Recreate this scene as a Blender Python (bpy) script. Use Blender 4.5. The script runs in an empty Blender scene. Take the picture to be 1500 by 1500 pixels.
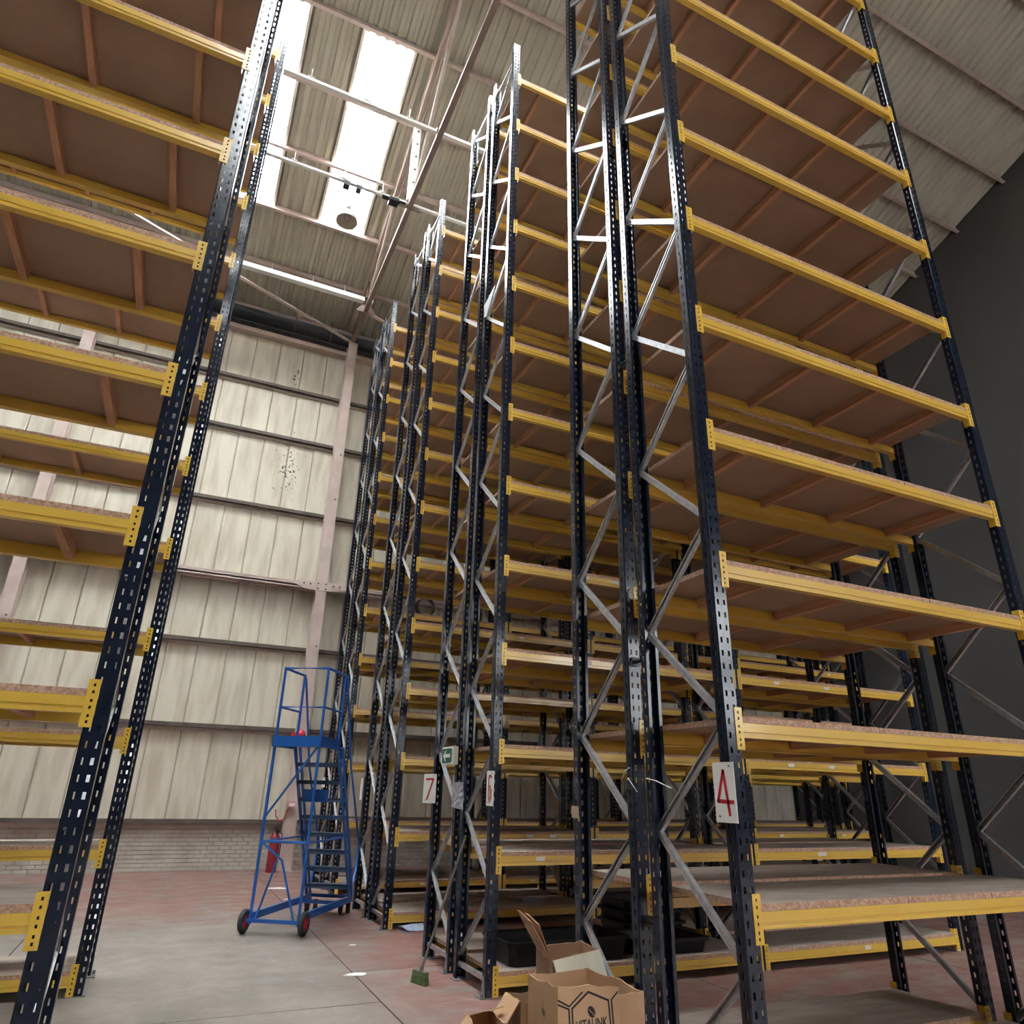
import bpy, math, random
from mathutils import Vector, Matrix
random.seed(7)
SC = bpy.context.scene
COL = SC.collection

# ------------------------------------------------------------------ camera, sky, exposure
CAM_H = 1.6
YAW, PITCH, ROLL, FPX = math.radians(24.495), math.radians(22.128), math.radians(1.383), 1010.28
fw = Vector((math.sin(YAW)*math.cos(PITCH), math.cos(YAW)*math.cos(PITCH), math.sin(PITCH)))
rt = Vector((math.cos(YAW), -math.sin(YAW), 0)); up = rt.cross(fw)
rt2 = rt*math.cos(ROLL)+up*math.sin(ROLL); up2 = up*math.cos(ROLL)-rt*math.sin(ROLL)
cd = bpy.data.cameras.new('camera'); cam = bpy.data.objects.new('camera', cd); COL.objects.link(cam)
cam.matrix_world = Matrix((( rt2.x, up2.x, -fw.x, 0), (rt2.y, up2.y, -fw.y, 0), (rt2.z, up2.z, -fw.z, CAM_H), (0, 0, 0, 1)))
cd.sensor_width = 36; cd.lens = 36*FPX/1500; cd.clip_end = 200; cd.clip_start = 0.05
SC.camera = cam
w = bpy.data.worlds.new('overcast_sky'); SC.world = w; w.use_nodes = True
nt = w.node_tree; nt.nodes.clear()
tc = nt.nodes.new('ShaderNodeTexCoord'); sp = nt.nodes.new('ShaderNodeSeparateXYZ'); mr = nt.nodes.new('ShaderNodeMapRange')
mr.inputs['From Min'].default_value = 0.2; mr.inputs['From Max'].default_value = 0.9
mr.inputs['To Min'].default_value = 10.0; mr.inputs['To Max'].default_value = 40.0
bg = nt.nodes.new('ShaderNodeBackground'); bg.inputs['Color'].default_value = (0.93, 0.97, 1.0, 1)
wo = nt.nodes.new('ShaderNodeOutputWorld')
nt.links.new(tc.outputs['Generated'], sp.inputs[0]); nt.links.new(sp.outputs['Z'], mr.inputs['Value'])
nt.links.new(mr.outputs[0], bg.inputs['Strength']); nt.links.new(bg.outputs[0], wo.inputs[0])
vs = SC.view_settings
SC.display_settings.display_device = 'sRGB'
vs.view_transform = 'Standard'; vs.look = 'None'; vs.gamma = 1; vs.use_curve_mapping = False
vs.exposure = 0.85

# ------------------------------------------------------------------ materials
def mat(name, col, rough=0.6, metal=0.0, col2=None, scale=6.0, detail=4, bump=0.0, bscale=None, coat=0.0, spec=0.5, lo=0.35, hi=0.65, stretch=None, ior=None):
    m = bpy.data.materials.new(name); m.use_nodes = True
    t = m.node_tree; b = t.nodes['Principled BSDF']
    b.inputs['Base Color'].default_value = (*col, 1); b.inputs['Roughness'].default_value = rough
    b.inputs['Metallic'].default_value = metal; b.inputs['Specular IOR Level'].default_value = spec
    b.inputs['Coat Weight'].default_value = coat; b.inputs['Coat Roughness'].default_value = 0.12
    if ior: b.inputs['IOR'].default_value = ior
    if col2 is not None or bump:
        c = t.nodes.new('ShaderNodeTexCoord'); src = c.outputs['Object']
        if stretch:
            mp = t.nodes.new('ShaderNodeMapping'); mp.inputs['Scale'].default_value = stretch
            t.links.new(src, mp.inputs[0]); src = mp.outputs[0]
        n = t.nodes.new('ShaderNodeTexNoise'); n.inputs['Scale'].default_value = scale; n.inputs['Detail'].default_value = detail
        t.links.new(src, n.inputs['Vector'])
        if col2 is not None:
            r = t.nodes.new('ShaderNodeValToRGB')
            r.color_ramp.elements[0].position = lo; r.color_ramp.elements[0].color = (*col, 1)
            r.color_ramp.elements[1].position = hi; r.color_ramp.elements[1].color = (*col2, 1)
            t.links.new(n.outputs['Fac'], r.inputs[0]); t.links.new(r.outputs[0], b.inputs['Base Color'])
        if bump:
            n2 = n
            if bscale:
                n2 = t.nodes.new('ShaderNodeTexNoise'); n2.inputs['Scale'].default_value = bscale; t.links.new(src, n2.inputs['Vector'])
            bp = t.nodes.new('ShaderNodeBump'); bp.inputs['Strength'].default_value = bump; bp.inputs['Distance'].default_value = 0.01
            t.links.new(n2.outputs['Fac'], bp.inputs['Height']); t.links.new(bp.outputs[0], b.inputs['Normal'])
    return m

NAVY = mat('navy_gloss_paint', (0.006, 0.011, 0.025), 0.19, 0, (0.009, 0.015, 0.031), 9, 3, 0.06, 30, coat=0.2, spec=0.36)
GALV = mat('galvanised_steel', (0.42, 0.42, 0.43), 0.38, 0.75, (0.56, 0.56, 0.57), 25, 4)
YELLOW = mat('yellow_beam_paint', (0.72, 0.44, 0.055), 0.30, 0, (0.77, 0.50, 0.09), 3, 5, coat=0.5, stretch=(0.4, 3, 3))
YPLATE = mat('yellow_connector_paint', (0.80, 0.51, 0.075), 0.36, 0, (0.74, 0.45, 0.05), 14, 4, coat=0.3)
BOARDU = mat('chipboard_underside', (0.33, 0.205, 0.13), 0.7, 0, (0.39, 0.25, 0.165), 2.2, 6)
BOARDT = mat('dusty_board_top', (0.33, 0.265, 0.215), 0.8, 0, (0.41, 0.345, 0.295), 3, 5, stretch=(1, 4, 1))
BOARDE = mat('chipboard_edge', (0.62, 0.40, 0.29), 0.85, 0, (0.36, 0.20, 0.13), 60, 5)
TIMBER = mat('softwood_bar', (0.62, 0.32, 0.17), 0.75, 0, (0.48, 0.23, 0.12), 8, 5, stretch=(6, 0.6, 6))
BLACKM = mat('black_steel', (0.012, 0.012, 0.014), 0.4)
BLACKP = mat('black_tray_plastic', (0.003, 0.003, 0.0035), 0.5, 0, (0.005, 0.005, 0.006), 4, spec=0.3)
CREAM = mat('cream_wall_sheet', (0.70, 0.64, 0.52), 0.55, 0, (0.50, 0.43, 0.32), 1.6, 7, stretch=(3, 1, 0.5), lo=0.42, hi=0.75)
PINK = mat('faded_red_oxide_steel', (0.50, 0.38, 0.33), 0.65, 0, (0.60, 0.48, 0.42), 2.5, 6, lo=0.35, hi=0.6)
BROWNS = mat('brown_truss_steel', (0.20, 0.145, 0.12), 0.6, 0, (0.26, 0.19, 0.16), 4, 5)
PALES = mat('pale_truss_steel', (0.55, 0.45, 0.38), 0.6, 0, (0.62, 0.53, 0.46), 4, 5)
DARKR = mat('dark_rail_steel', (0.09, 0.068, 0.055), 0.6, 0, (0.14, 0.11, 0.09), 4, 5)
ROOF = mat('roof_sheet_paint', (0.53, 0.49, 0.385), 0.5, 0, (0.45, 0.415, 0.325), 1.3, 5, lo=0.35, hi=0.7)
WHITE = mat('white_enamel', (0.82, 0.82, 0.78), 0.35)
FLASH = mat('cream_flashing', (0.74, 0.70, 0.60), 0.45)
GUTTER = mat('dark_gutter_plastic', (0.015, 0.017, 0.020), 0.42)
BLUE = mat('blue_step_paint', (0.012, 0.11, 0.42), 0.33, 0, (0.015, 0.13, 0.48), 6, 4, coat=0.4)
TREAD = mat('worn_blue_tread', (0.03, 0.085, 0.20), 0.6, 0, (0.09, 0.13, 0.20), 9, 5)
RUBBER = mat('grey_black_rubber', (0.03, 0.03, 0.032), 0.7)
RED = mat('red_plastic', (0.55, 0.03, 0.05), 0.4)
REDINK = mat('red_numeral', (0.50, 0.012, 0.03), 0.5)
SIGNW = mat('white_sign_plate', (0.83, 0.81, 0.76), 0.4)
SMUDGE = mat('smudged_red_ink', (0.42, 0.10, 0.11), 0.6, 0, (0.60, 0.32, 0.30), 30, 4)
GREEN = mat('green_exit_face', (0.0, 0.085, 0.055), 0.6)
GREENB = mat('green_bristles', (0.045, 0.075, 0.025), 0.8, 0, (0.10, 0.17, 0.05), 40, 4)
GREENH = mat('dark_green_broom_head', (0.10, 0.13, 0.07), 0.6)
STEEL = mat('dull_grey_handle', (0.20, 0.20, 0.20), 0.4, 0.3)
KRAFT = mat('kraft_cardboard', (0.50, 0.30, 0.16), 0.8, 0, (0.56, 0.35, 0.20), 5, 6)
KRAFTD = mat('brown_cardboard', (0.36, 0.21, 0.12), 0.85, 0, (0.42, 0.26, 0.15), 5, 6)
KRAFTW = mat('white_faced_card', (0.70, 0.65, 0.52), 0.7, 0, (0.60, 0.54, 0.42), 4, 6)
INK = mat('black_print_ink', (0.018, 0.015, 0.013), 0.7)
PAPER = mat('white_paper', (0.80, 0.78, 0.74), 0.7)
BLUEPL = mat('pale_blue_plastic', (0.42, 0.52, 0.72), 0.35, 0, (0.60, 0.68, 0.82), 14, 3)
POUCH = mat('grey_clear_pouch', (0.32, 0.32, 0.36), 0.25, 0, (0.46, 0.46, 0.50), 12, 4, bump=0.4)
BRICKM = mat('cream_painted_brick', (0.56, 0.51, 0.44), 0.7, 0, (0.42, 0.36, 0.30), 3, 6, 0.3, 30)
MORTAR = mat('mortar', (0.36, 0.32, 0.27), 0.9)
JOINT = mat('dark_floor_joint', (0.05, 0.045, 0.042), 0.9)
PLAIN = mat('dark_surround_wall', (0.09, 0.085, 0.08), 0.85)  # dark tone stands in for unseen racking and keeps bounced light low
TAPE = mat('brown_tape', (0.45, 0.33, 0.20), 0.5)
LAMPG = mat('grey_lamp_dome', (0.58, 0.51, 0.45), 0.45)

def floor_mat():
    m = bpy.data.materials.new('worn_red_painted_concrete'); m.use_nodes = True
    t = m.node_tree; N = t.nodes.new; L = t.links.new; b = t.nodes['Principled BSDF']
    g = N('ShaderNodeNewGeometry'); s = N('ShaderNodeSeparateXYZ'); L(g.outputs['Position'], s.inputs[0])
    def noise(sc, det=5, st=None):
        n = N('ShaderNodeTexNoise'); n.inputs['Scale'].default_value = sc; n.inputs['Detail'].default_value = det; n.inputs['Roughness'].default_value = 0.62
        if st:
            mp = N('ShaderNodeMapping'); mp.inputs['Scale'].default_value = st; L(g.outputs['Position'], mp.inputs[0]); L(mp.outputs[0], n.inputs['Vector'])
        else: L(g.outputs['Position'], n.inputs['Vector'])
        return n.outputs['Fac']
    def mth(op, a, b_, clamp=False):
        q = N('ShaderNodeMath'); q.operation = op; q.use_clamp = clamp
        for i, v in enumerate((a, b_)):
            if isinstance(v, (int, float)): q.inputs[i].default_value = v
            else: L(v, q.inputs[i])
        return q.outputs[0]
    def ramp(v, a, b_, lo=0, hi=1):
        r = N('ShaderNodeMapRange'); r.inputs['From Min'].default_value = a; r.inputs['From Max'].default_value = b_
        r.inputs['To Min'].default_value = lo; r.inputs['To Max'].default_value = hi; L(v, r.inputs['Value']); return r.outputs[0]
    def mixc(f, c1, c2):
        x = N('ShaderNodeMix'); x.data_type = 'RGBA'
        L(f, x.inputs['Factor'])
        for k, c in (('A', c1), ('B', c2)):
            i = [q for q in x.inputs if q.name == k and q.type == 'RGBA'][0]
            if isinstance(c, tuple): i.default_value = (*c, 1)
            else: L(c, i)
        return [q for q in x.outputs if q.type == 'RGBA'][0]
    conc = mixc(ramp(noise(1.2, 6), 0.35, 0.68), (0.265, 0.228, 0.196), (0.165, 0.141, 0.121))
    conc = mixc(ramp(noise(9, 5, (1, 3.2, 1)), 0.60, 0.70, 0, 0.5), conc, (0.50, 0.47, 0.43))
    # worn red floor paint beside the racking and towards the back wall
    zone = mth('MAXIMUM', ramp(s.outputs['X'], 1.55, 2.45), ramp(s.outputs['Y'], 10.0, 12.0))
    wear = noise(1.6, 7, (1.0, 2.4, 1))
    f = mth('MULTIPLY', zone, ramp(wear, 0.37, 0.52), True)
    f = mth('MULTIPLY', f, ramp(noise(7, 4, (1, 3, 1)), 0.36, 0.56, 0.35, 0.95), True)
    colr = mixc(f, conc, (0.23, 0.088, 0.072))
    L(colr, b.inputs['Base Color'])
    L(ramp(noise(2.5), 0.3, 0.7, 0.38, 0.62), b.inputs['Roughness'])
    bp = N('ShaderNodeBump'); bp.inputs['Strength'].default_value = 0.15; bp.inputs['Distance'].default_value = 0.01
    L(noise(22, 4), bp.inputs['Height']); L(bp.outputs[0], b.inputs['Normal'])
    return m
FLOORM = floor_mat()

def wall_panel_mat():
    m = CREAM; t = m.node_tree; b = t.nodes['Principled BSDF']; N = t.nodes.new; L = t.links.new
    # black mould specks that climb the sheets in the first bay
    g = N('ShaderNodeNewGeometry'); s = N('ShaderNodeSeparateXYZ'); L(g.outputs['Position'], s.inputs[0])
    n = N('ShaderNodeTexNoise'); n.inputs['Scale'].default_value = 9; n.inputs['Detail'].default_value = 6; L(g.outputs['Position'], n.inputs['Vector'])
    def cluster(cx, cz, rad, sx=1.0, sz=0.30):
        d = N('ShaderNodeVectorMath'); d.operation = 'DISTANCE'
        mp = N('ShaderNodeMapping'); mp.inputs['Scale'].default_value = (sx, 0, sz); L(g.outputs['Position'], mp.inputs[0])
        L(mp.outputs[0], d.inputs[0]); d.inputs[1].default_value = (cx*sx, 0, cz*sz)
        r = N('ShaderNodeMapRange'); r.inputs['From Max'].default_value = rad; r.inputs['To Min'].default_value = 0.535; r.inputs['To Max'].default_value = 0.72
        L(d.outputs['Value'], r.inputs['Value']); return r.outputs[0]
    n.inputs['Scale'].default_value = 14; n.inputs['Roughness'].default_value = 0.65
    mn = N('ShaderNodeMath'); mn.operation = 'MINIMUM'; L(cluster(1.38, 9.1, 0.52), mn.inputs[0]); L(cluster(1.22, 11.7, 0.30), mn.inputs[1])
    gt = N('ShaderNodeMath'); gt.operation = 'GREATER_THAN'; L(n.outputs['Fac'], gt.inputs[0]); L(mn.outputs[0], gt.inputs[1])
    old = b.inputs['Base Color'].links[0].from_socket
    x = N('ShaderNodeMix'); x.data_type = 'RGBA'; L(gt.outputs[0], x.inputs['Factor'])
    A = [q for q in x.inputs if q.name == 'A' and q.type == 'RGBA'][0]; B = [q for q in x.inputs if q.name == 'B' and q.type == 'RGBA'][0]
    L(old, A); B.default_value = (0.05, 0.045, 0.04, 1)
    L([q for q in x.outputs if q.type == 'RGBA'][0], b.inputs['Base Color'])
wall_panel_mat()

def skylight_mat():
    m = bpy.data.materials.new('clear_rooflight_sheet'); m.use_nodes = True
    t = m.node_tree; t.nodes.clear(); N = t.nodes.new; L = t.links.new
    tr = N('ShaderNodeBsdfTransparent'); tr.inputs[0].default_value = (0.93, 0.95, 0.95, 1)
    tl = N('ShaderNodeBsdfTranslucent'); tl.inputs[0].default_value = (0.9, 0.92, 0.92, 1)
    mx = N('ShaderNodeMixShader'); mx.inputs[0].default_value = 0.35
    o = N('ShaderNodeOutputMaterial'); L(tr.outputs[0], mx.inputs[1]); L(tl.outputs[0], mx.inputs[2]); L(mx.outputs[0], o.inputs[0])
    return m
SKYL = skylight_mat()

# ------------------------------------------------------------------ mesh helpers
class MB:
    def __init__(s): s.v = []; s.f = []; s.m = []
    def quad(s, a, b, c, d, mi=0):
        n = len(s.v); s.v += [tuple(a), tuple(b), tuple(c), tuple(d)]; s.f.append((n, n+1, n+2, n+3)); s.m.append(mi)
    def poly(s, pts, mi=0):
        n = len(s.v); s.v += [tuple(p) for p in pts]; s.f.append(tuple(range(n, n+len(pts)))); s.m.append(mi)
    def box(s, x0, x1, y0, y1, z0, z1, mi=0, top=None, bottom=None):
        n = len(s.v)
        s.v += [(x0, y0, z0), (x1, y0, z0), (x1, y1, z0), (x0, y1, z0), (x0, y0, z1), (x1, y0, z1), (x1, y1, z1), (x0, y1, z1)]
        for k, f in enumerate(((3, 2, 1, 0), (4, 5, 6, 7), (0, 1, 5, 4), (1, 2, 6, 5), (2, 3, 7, 6), (3, 0, 4, 7))):
            s.f.append(tuple(n+i for i in f))
            s.m.append(bottom if k == 0 and bottom is not None else top if k == 1 and top is not None else mi)
    def frame(s, p0, p1, up=(0, 0, 1)):
        d = (Vector(p1)-Vector(p0)); d.normalize(); u = Vector(up)
        if abs(d.dot(u)) > 0.98: u = Vector((1, 0, 0))
        a = d.cross(u); a.normalize(); u = a.cross(d); return d, a, u
    def bar(s, p0, p1, wd, ht, up=(0, 0, 1), mi=0):
        d, a, u = s.frame(p0, p1, up); p0 = Vector(p0); p1 = Vector(p1)
        s.prism([p0+a*i*wd/2+u*j*ht/2 for i, j in ((-1, -1), (1, -1), (1, 1), (-1, 1))], p1-p0, mi)
    def prism(s, prof, vec, mi=0):
        n = len(s.v); k = len(prof); vec = Vector(vec)
        s.v += [tuple(p) for p in prof]+[tuple(Vector(p)+vec) for p in prof]
        for i in range(k): s.f.append((n+i, n+(i+1) % k, n+k+(i+1) % k, n+k+i)); s.m.append(mi)
        s.f.append(tuple(n+i for i in reversed(range(k)))); s.m.append(mi)
        s.f.append(tuple(n+k+i for i in range(k))); s.m.append(mi)
    def tube(s, pts, r, n=8, mi=0):
        pts = [Vector(p) for p in pts]; rings = []
        pa = None
        for i, p in enumerate(pts):
            d = (pts[min(i+1, len(pts)-1)]-pts[max(i-1, 0)]).normalized()
            if pa is None:
                u = Vector((0, 0, 1)) if abs(d.z) < 0.9 else Vector((1, 0, 0))
                a = d.cross(u).normalized()
            else: a = (pa-d*pa.dot(d)).normalized()
            pa = a; b = d.cross(a)
            base = len(s.v)
            s.v += [tuple(p+a*r*math.cos(2*math.pi*k/n)+b*r*math.sin(2*math.pi*k/n)) for k in range(n)]
            rings.append(base)
        for q in range(len(rings)-1):
            for k in range(n):
                s.f.append((rings[q]+k, rings[q]+(k+1) % n, rings[q+1]+(k+1) % n, rings[q+1]+k)); s.m.append(mi)
        s.f.append(tuple(rings[0]+k for k in reversed(range(n)))); s.m.append(mi)
        s.f.append(tuple(rings[-1]+k for k in range(n))); s.m.append(mi)
    def lathe(s, prof, axis0, axis, n=24, mi=0):
        o = Vector(axis0); d = Vector(axis).normalized(); u = Vector((0, 0, 1)) if abs(d.z) < 0.9 else Vector((1, 0, 0))
        a = d.cross(u).normalized(); b = d.cross(a); rings = []
        for r, h in prof:
            rings.append(len(s.v)); s.v += [tuple(o+d*h+(a*math.cos(2*math.pi*k/n)+b*math.sin(2*math.pi*k/n))*r) for k in range(n)]
        for q in range(len(rings)-1):
            for k in range(n):
                s.f.append((rings[q]+k, rings[q]+(k+1) % n, rings[q+1]+(k+1) % n, rings[q+1]+k)); s.m.append(mi)
    def mesh(s, name, mats, smooth=False):
        me = bpy.data.meshes.new(name); me.from_pydata(s.v, [], s.f)
        for m in (mats if isinstance(mats, (list, tuple)) else [mats]): me.materials.append(m)
        me.polygons.foreach_set('material_index', s.m)
        if smooth: me.polygons.foreach_set('use_smooth', [True]*len(s.f))
        me.update(); return me

def link(name, me, parent=None, loc=(0, 0, 0), rz=0.0):
    o = bpy.data.objects.new(name, me); COL.objects.link(o); o.parent = parent; o.location = loc
    if rz: o.rotation_euler = (0, 0, rz)
    return o
def tag(o, label=None, cat=None, group=None, kind=None):
    if label: o['label'] = label
    if cat: o['category'] = cat
    if group: o['group'] = group
    if kind: o['kind'] = kind
    return o
def thing(name, label, cat, loc=(0, 0, 0), rz=0.0, group=None):
    return tag(link(name, None, None, loc, rz), label, cat, group)
def struct(name, loc=(0, 0, 0)):
    return tag(link(name, None, None, loc), kind='structure')

# ------------------------------------------------------------------ the building
XL, XR, YB, YF = -7.0, 17.4, 16.8, -11.0      # roof edge, right wall, back wall, wall behind the camera
S, ZE = 0.37, 13.55                            # roof pitch, eaves height at the back wall
RIDGE = 1.6
def roof_z(y): return ZE+S*(YB-y) if y >= RIDGE else ZE+S*(YB-RIDGE)-S*(RIDGE-y)

# floor: concrete bays with open joints
fl = struct('floor')
b = MB(); b.box(XL, XR, YF, YB+0.1, -0.2, -0.014); link('joint_filler', b.mesh('joint_filler', JOINT), fl)
xs = [XL, -4.1, -1.1, 1.9, 4.9, 7.9, 10.9, 13.9, XR]
for i in range(len(xs)-1):
    ys = [YF, -6.4, -2.1, 2.2, 6.5, 10.8, YB+0.1] if i < 3 else [YF, -5.2, -0.95, 3.3, 7.55, 11.9, YB+0.1]
    for j in range(len(ys)-1):
        b = MB(); g = 0.006
        b.box(xs[i]+g, xs[i+1]-g, ys[j]+g, ys[j+1]-g, -0.15, 0.0)
        link('slab', b.mesh('slab', FLOORM), fl)

# back wall: cream sheets between rails, painted brick plinth
wb = struct('wall_back')
X0W = XL
rails = [0.92, 2.79, 4.59, 6.05, 7.95, 9.90, 11.33, 12.75]
b = MB(); b.box(X0W, XR, YB+0.05, YB+0.12, 0, 13.7); link('wall_core', b.mesh('wall_core', MORTAR), wb)
pw = 0.615; x0 = 1.325-14*pw
pm = {}
for k in range(41):
    xa = max(x0+k*pw, X0W); xb = min(x0+(k+1)*pw, XR)
    if xb-xa < 0.05: continue
    for r in range(7):
        z0, z1 = rails[r]+0.02, rails[r+1]-0.02
        b = MB(); g = 0.007
        # shallow pressed edges along each joint
        prof = [(xa+g, YB+0.05), (xa+g, YB+0.012), (xa+0.03, YB), (xb-0.03, YB), (xb-g, YB+0.012), (xb-g, YB+0.05)]
        b.prism([(x, y, z0) for x, y in prof], (0, 0, z1-z0))
        link('panel', b.mesh('panel', CREAM), wb)
for r, z in enumerate(rails):
    b = MB()
    if abs(z-6.05) < 0.01:
        b.box(X0W, XR, YB-0.30, YB-0.10, z-0.02, z+0.02); b.box(X0W, XR, YB-0.21, YB-0.19, z-0.10, z+0.10); b.box(X0W, XR, YB-0.28, YB-0.12, z+0.08, z+0.10); b.box(X0W, XR, YB-0.30, YB-0.29, z-0.05, z+0.07)
        link('tie_beam', b.mesh('tie_beam', PINK), wb); b = MB()
        b.box(X0W, XR, YB-0.06, YB+0.0, z-0.05, z+0.03); link('rail', b.mesh('rail', DARKR), wb)
    elif z > 12:
        b.box(X0W, XR, YB-0.20, YB, z-0.06, z+0.06); link('eaves_rail', b.mesh('eaves_rail', PINK), wb)
    else:
        b.box(X0W, XR, YB-0.11, YB, z-0.055, z+0.03); b.box(X0W, XR, YB-0.13, YB-0.11, z-0.055, z-0.02)
        link('rail', b.mesh('rail', DARKR), wb)
        b = MB(); b.box(X0W, XR, YB-0.035, YB-0.001, z-0.13, z-0.06); link('rail_lip', b.mesh('rail_lip', PALES), wb)
b = MB(); b.box(X0W, XR, YB-0.02, YB+0.05, 12.81, 13.62); link('eaves_closer', b.mesh('eaves_closer', DARKR), wb)
# plinth bricks: the ones in the open stretch singly, the rest behind the racking joined
bl, bh = 0.225, 0.076
rest = MB(); bm_ = MB(); bm_.box(0.004, bl-0.004, -0.028, 0.05, 0.004, bh-0.004); brick_me = bm_.mesh('brick', BRICKM)
for c in range(12):
    off = (c % 2)*bl/2
    k = 0; x = X0W+off
    while x+bl < XR:
        if 0.9 < x < 4.4: link('brick', brick_me, wb, (x, YB+random.uniform(-0.004, 0.004), c*bh))
        else: rest.box(x+0.004, x+bl-0.004, YB-0.028, YB+0.05, c*bh+0.004, c*bh+bh-0.004)
        x += bl
tag(link('brick_courses', rest.mesh('brick_courses', BRICKM), wb), kind='stuff')

# right wall and the wall behind the viewpoint, added dark to block light (daylight band of openings high up)
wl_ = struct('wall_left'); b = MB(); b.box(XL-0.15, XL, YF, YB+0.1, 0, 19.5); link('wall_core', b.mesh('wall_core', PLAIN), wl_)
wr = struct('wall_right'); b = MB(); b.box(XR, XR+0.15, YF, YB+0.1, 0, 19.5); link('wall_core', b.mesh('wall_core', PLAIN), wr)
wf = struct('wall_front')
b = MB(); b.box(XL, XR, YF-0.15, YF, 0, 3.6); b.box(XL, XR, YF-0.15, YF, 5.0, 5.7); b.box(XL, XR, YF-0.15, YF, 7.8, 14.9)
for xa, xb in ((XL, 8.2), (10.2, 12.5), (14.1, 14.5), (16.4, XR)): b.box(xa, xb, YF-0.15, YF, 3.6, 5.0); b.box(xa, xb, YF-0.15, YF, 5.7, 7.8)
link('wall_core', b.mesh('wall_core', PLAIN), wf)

# roof: corrugated sheets with rooflights
ce = struct('ceiling')
SW = 1.06                                       # cover width of a sheet
def sheet_mesh(name, w_, y0, y1, m, lift=0.0):
    b = MB(); nr = 5; p = w_/nr; prof = []
    for k in range(nr):
        prof += [(k*p, 0.0), (k*p+p*0.42, 0.0), (k*p+p*0.54, 0.055), (k*p+p*0.86, 0.055)]
    prof.append((w_, 0.0))
    for (xa, za), (xb, zb) in zip(prof[:-1], prof[1:]):
        b.quad((xa, y0, roof_z(y0)+za+lift), (xb, y0, roof_z(y0)+zb+lift), (xb, y1, roof_z(y1)+zb+lift), (xa, y1, roof_z(y1)+za+lift))
    return b.mesh(name, m)
rows = [(16.98, 13.96), (13.96, 9.83), (9.83, 5.70), (5.70, RIDGE), (RIDGE, -2.6), (-2.6, -6.8), (-6.8, -11.1)]
edges = [XL-0.1, -5.46, -4.40, -3.34, -2.28, -1.22, -0.17, 0.97, 2.00]
while edges[-1] < XR: edges.append(edges[-1]+SW)
for ri, (ya, yb_) in enumerate(rows):
    for ci in range(len(edges)-1):
        xa, xb = edges[ci], edges[ci+1]
        sky = (ri == 1 and ci % 2 == 1 and ci < 8) or (ri == 3 and ci in (5, 7, 10, 12)) or (ri == 5 and ci in (5, 7))  # rows nearer and past the ridge: unseen rooflights, some added to light aisle
        me = sheet_mesh('rooflight' if sky else 'roof_sheet', xb-xa, ya+0.14*(ri > 0), yb_-0.02, SKYL if sky else ROOF, lift=-0.006*(ri % 2))
        link('rooflight' if sky else 'roof_sheet', me, ce, (xa, 0, 0.0))
        if sky and ri == 1:
            for xe, sg in ((xa, -1), (xb, 1)):
                b = MB()
                b.bar((xe+sg*0.035, ya, roof_z(ya)-0.03), (xe+sg*0.035, yb_, roof_z(yb_)-0.03), 0.05, 0.03)
                link('flashing', b.mesh('flashing', FLASH), ce)
                b = MB(); b.bar((xe+sg*0.085, ya, roof_z(ya)-0.03), (xe+sg*0.085, yb_, roof_z(yb_)-0.03), 0.04, 0.03)  # dark bar standing in for the shadow gap beside the rooflight
                link('shadow_gap_strip', b.mesh('shadow_gap_strip', DARKR), ce)
for y in (16.72, 15.40, 13.96, 12.58, 11.18, 9.83, 8.45, 7.07, 5.70, 4.3, 2.9, RIDGE, 0.2, -1.2, -2.6, -4.0, -5.4, -6.8, -8.2, -9.6):
    b = MB(); z = roof_z(y)
    b.box(XL, XR, y-0.012, y+0.012, z-0.17, z-0.01); b.box(XL, XR, y-0.07, y+0.012, z-0.185, z-0.165); b.box(XL, XR, y-0.012, y+0.06, z-0.02, z-0.005)
    link('purlin', b.mesh('purlin', PINK), ce)

# gutter along the eaves
gu = struct('trim_1')
b = MB(); b.tube([(X0W, 16.52, 13.12), (XR, 16.52, 13.12)], 0.19, 14); link('gutter', b.mesh('gutter', GUTTER, True), gu)
for x in (0.95, 1.9, 3.1, 4.2, 6.0, 7.6):
    b = MB(); b.lathe([(0.2, -0.02), (0.2, 0.02)], (x, 16.52, 13.12), (1, 0, 0), 16); b.bar((x, 16.33, 13.12), (x, 16.33, 13.45), 0.03, 0.02)
    link('bracket', b.mesh('bracket', DARKR), gu)

# columns
def column(cx):
    c = struct('column', (cx, 16.5, 0))
    b = MB(); b.box(-0.12, 0.12, -0.16, -0.145, 0, 13.0); b.box(-0.12, 0.12, 0.145, 0.16, 0, 13.0); b.box(-0.006, 0.006, -0.145, 0.145, 0, 13.0)
    link('shaft', b.mesh('shaft', PINK), c)
    b = MB(); b.box(-0.14, 0.14, -0.175, -0.16, 5.93, 6.17)
    for s in (-1, 1):
        b.prism([(s*0.12, -0.15, 6.14), (s*0.58, -0.15, 6.13), (s*0.58, -0.15, 6.02), (s*0.42, -0.15, 5.96), (s*0.16, -0.15, 5.94), (s*0.12, -0.15, 5.86)], (0, 0.02, 0))
    link('knee_bracket', b.mesh('knee_bracket', PINK), c)
    b = MB()
    for x in (-0.42, -0.27, -0.09, 0.09, 0.27, 0.42):
        for z in ((6.07,) if abs(x) > 0.1 else (5.98, 6.10)): b.lathe([(0, -0.03), (0.022, -0.03), (0.022, 0)], (x, -0.165, z), (0, 1, 0), 6)
    for z in (4.62, 8.3, 9.55): b.lathe([(0, -0.02), (0.02, -0.02), (0.02, 0)], (0.05, -0.16, z), (0, 1, 0), 6)
    link('bolt', b.mesh('bolt', DARKR), c)
    b = MB(); b.box(-0.16, 0.16, -0.2, 0.2, 0, 0.02); link('base_plate', b.mesh('base_plate', PINK), c)
    return c
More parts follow.
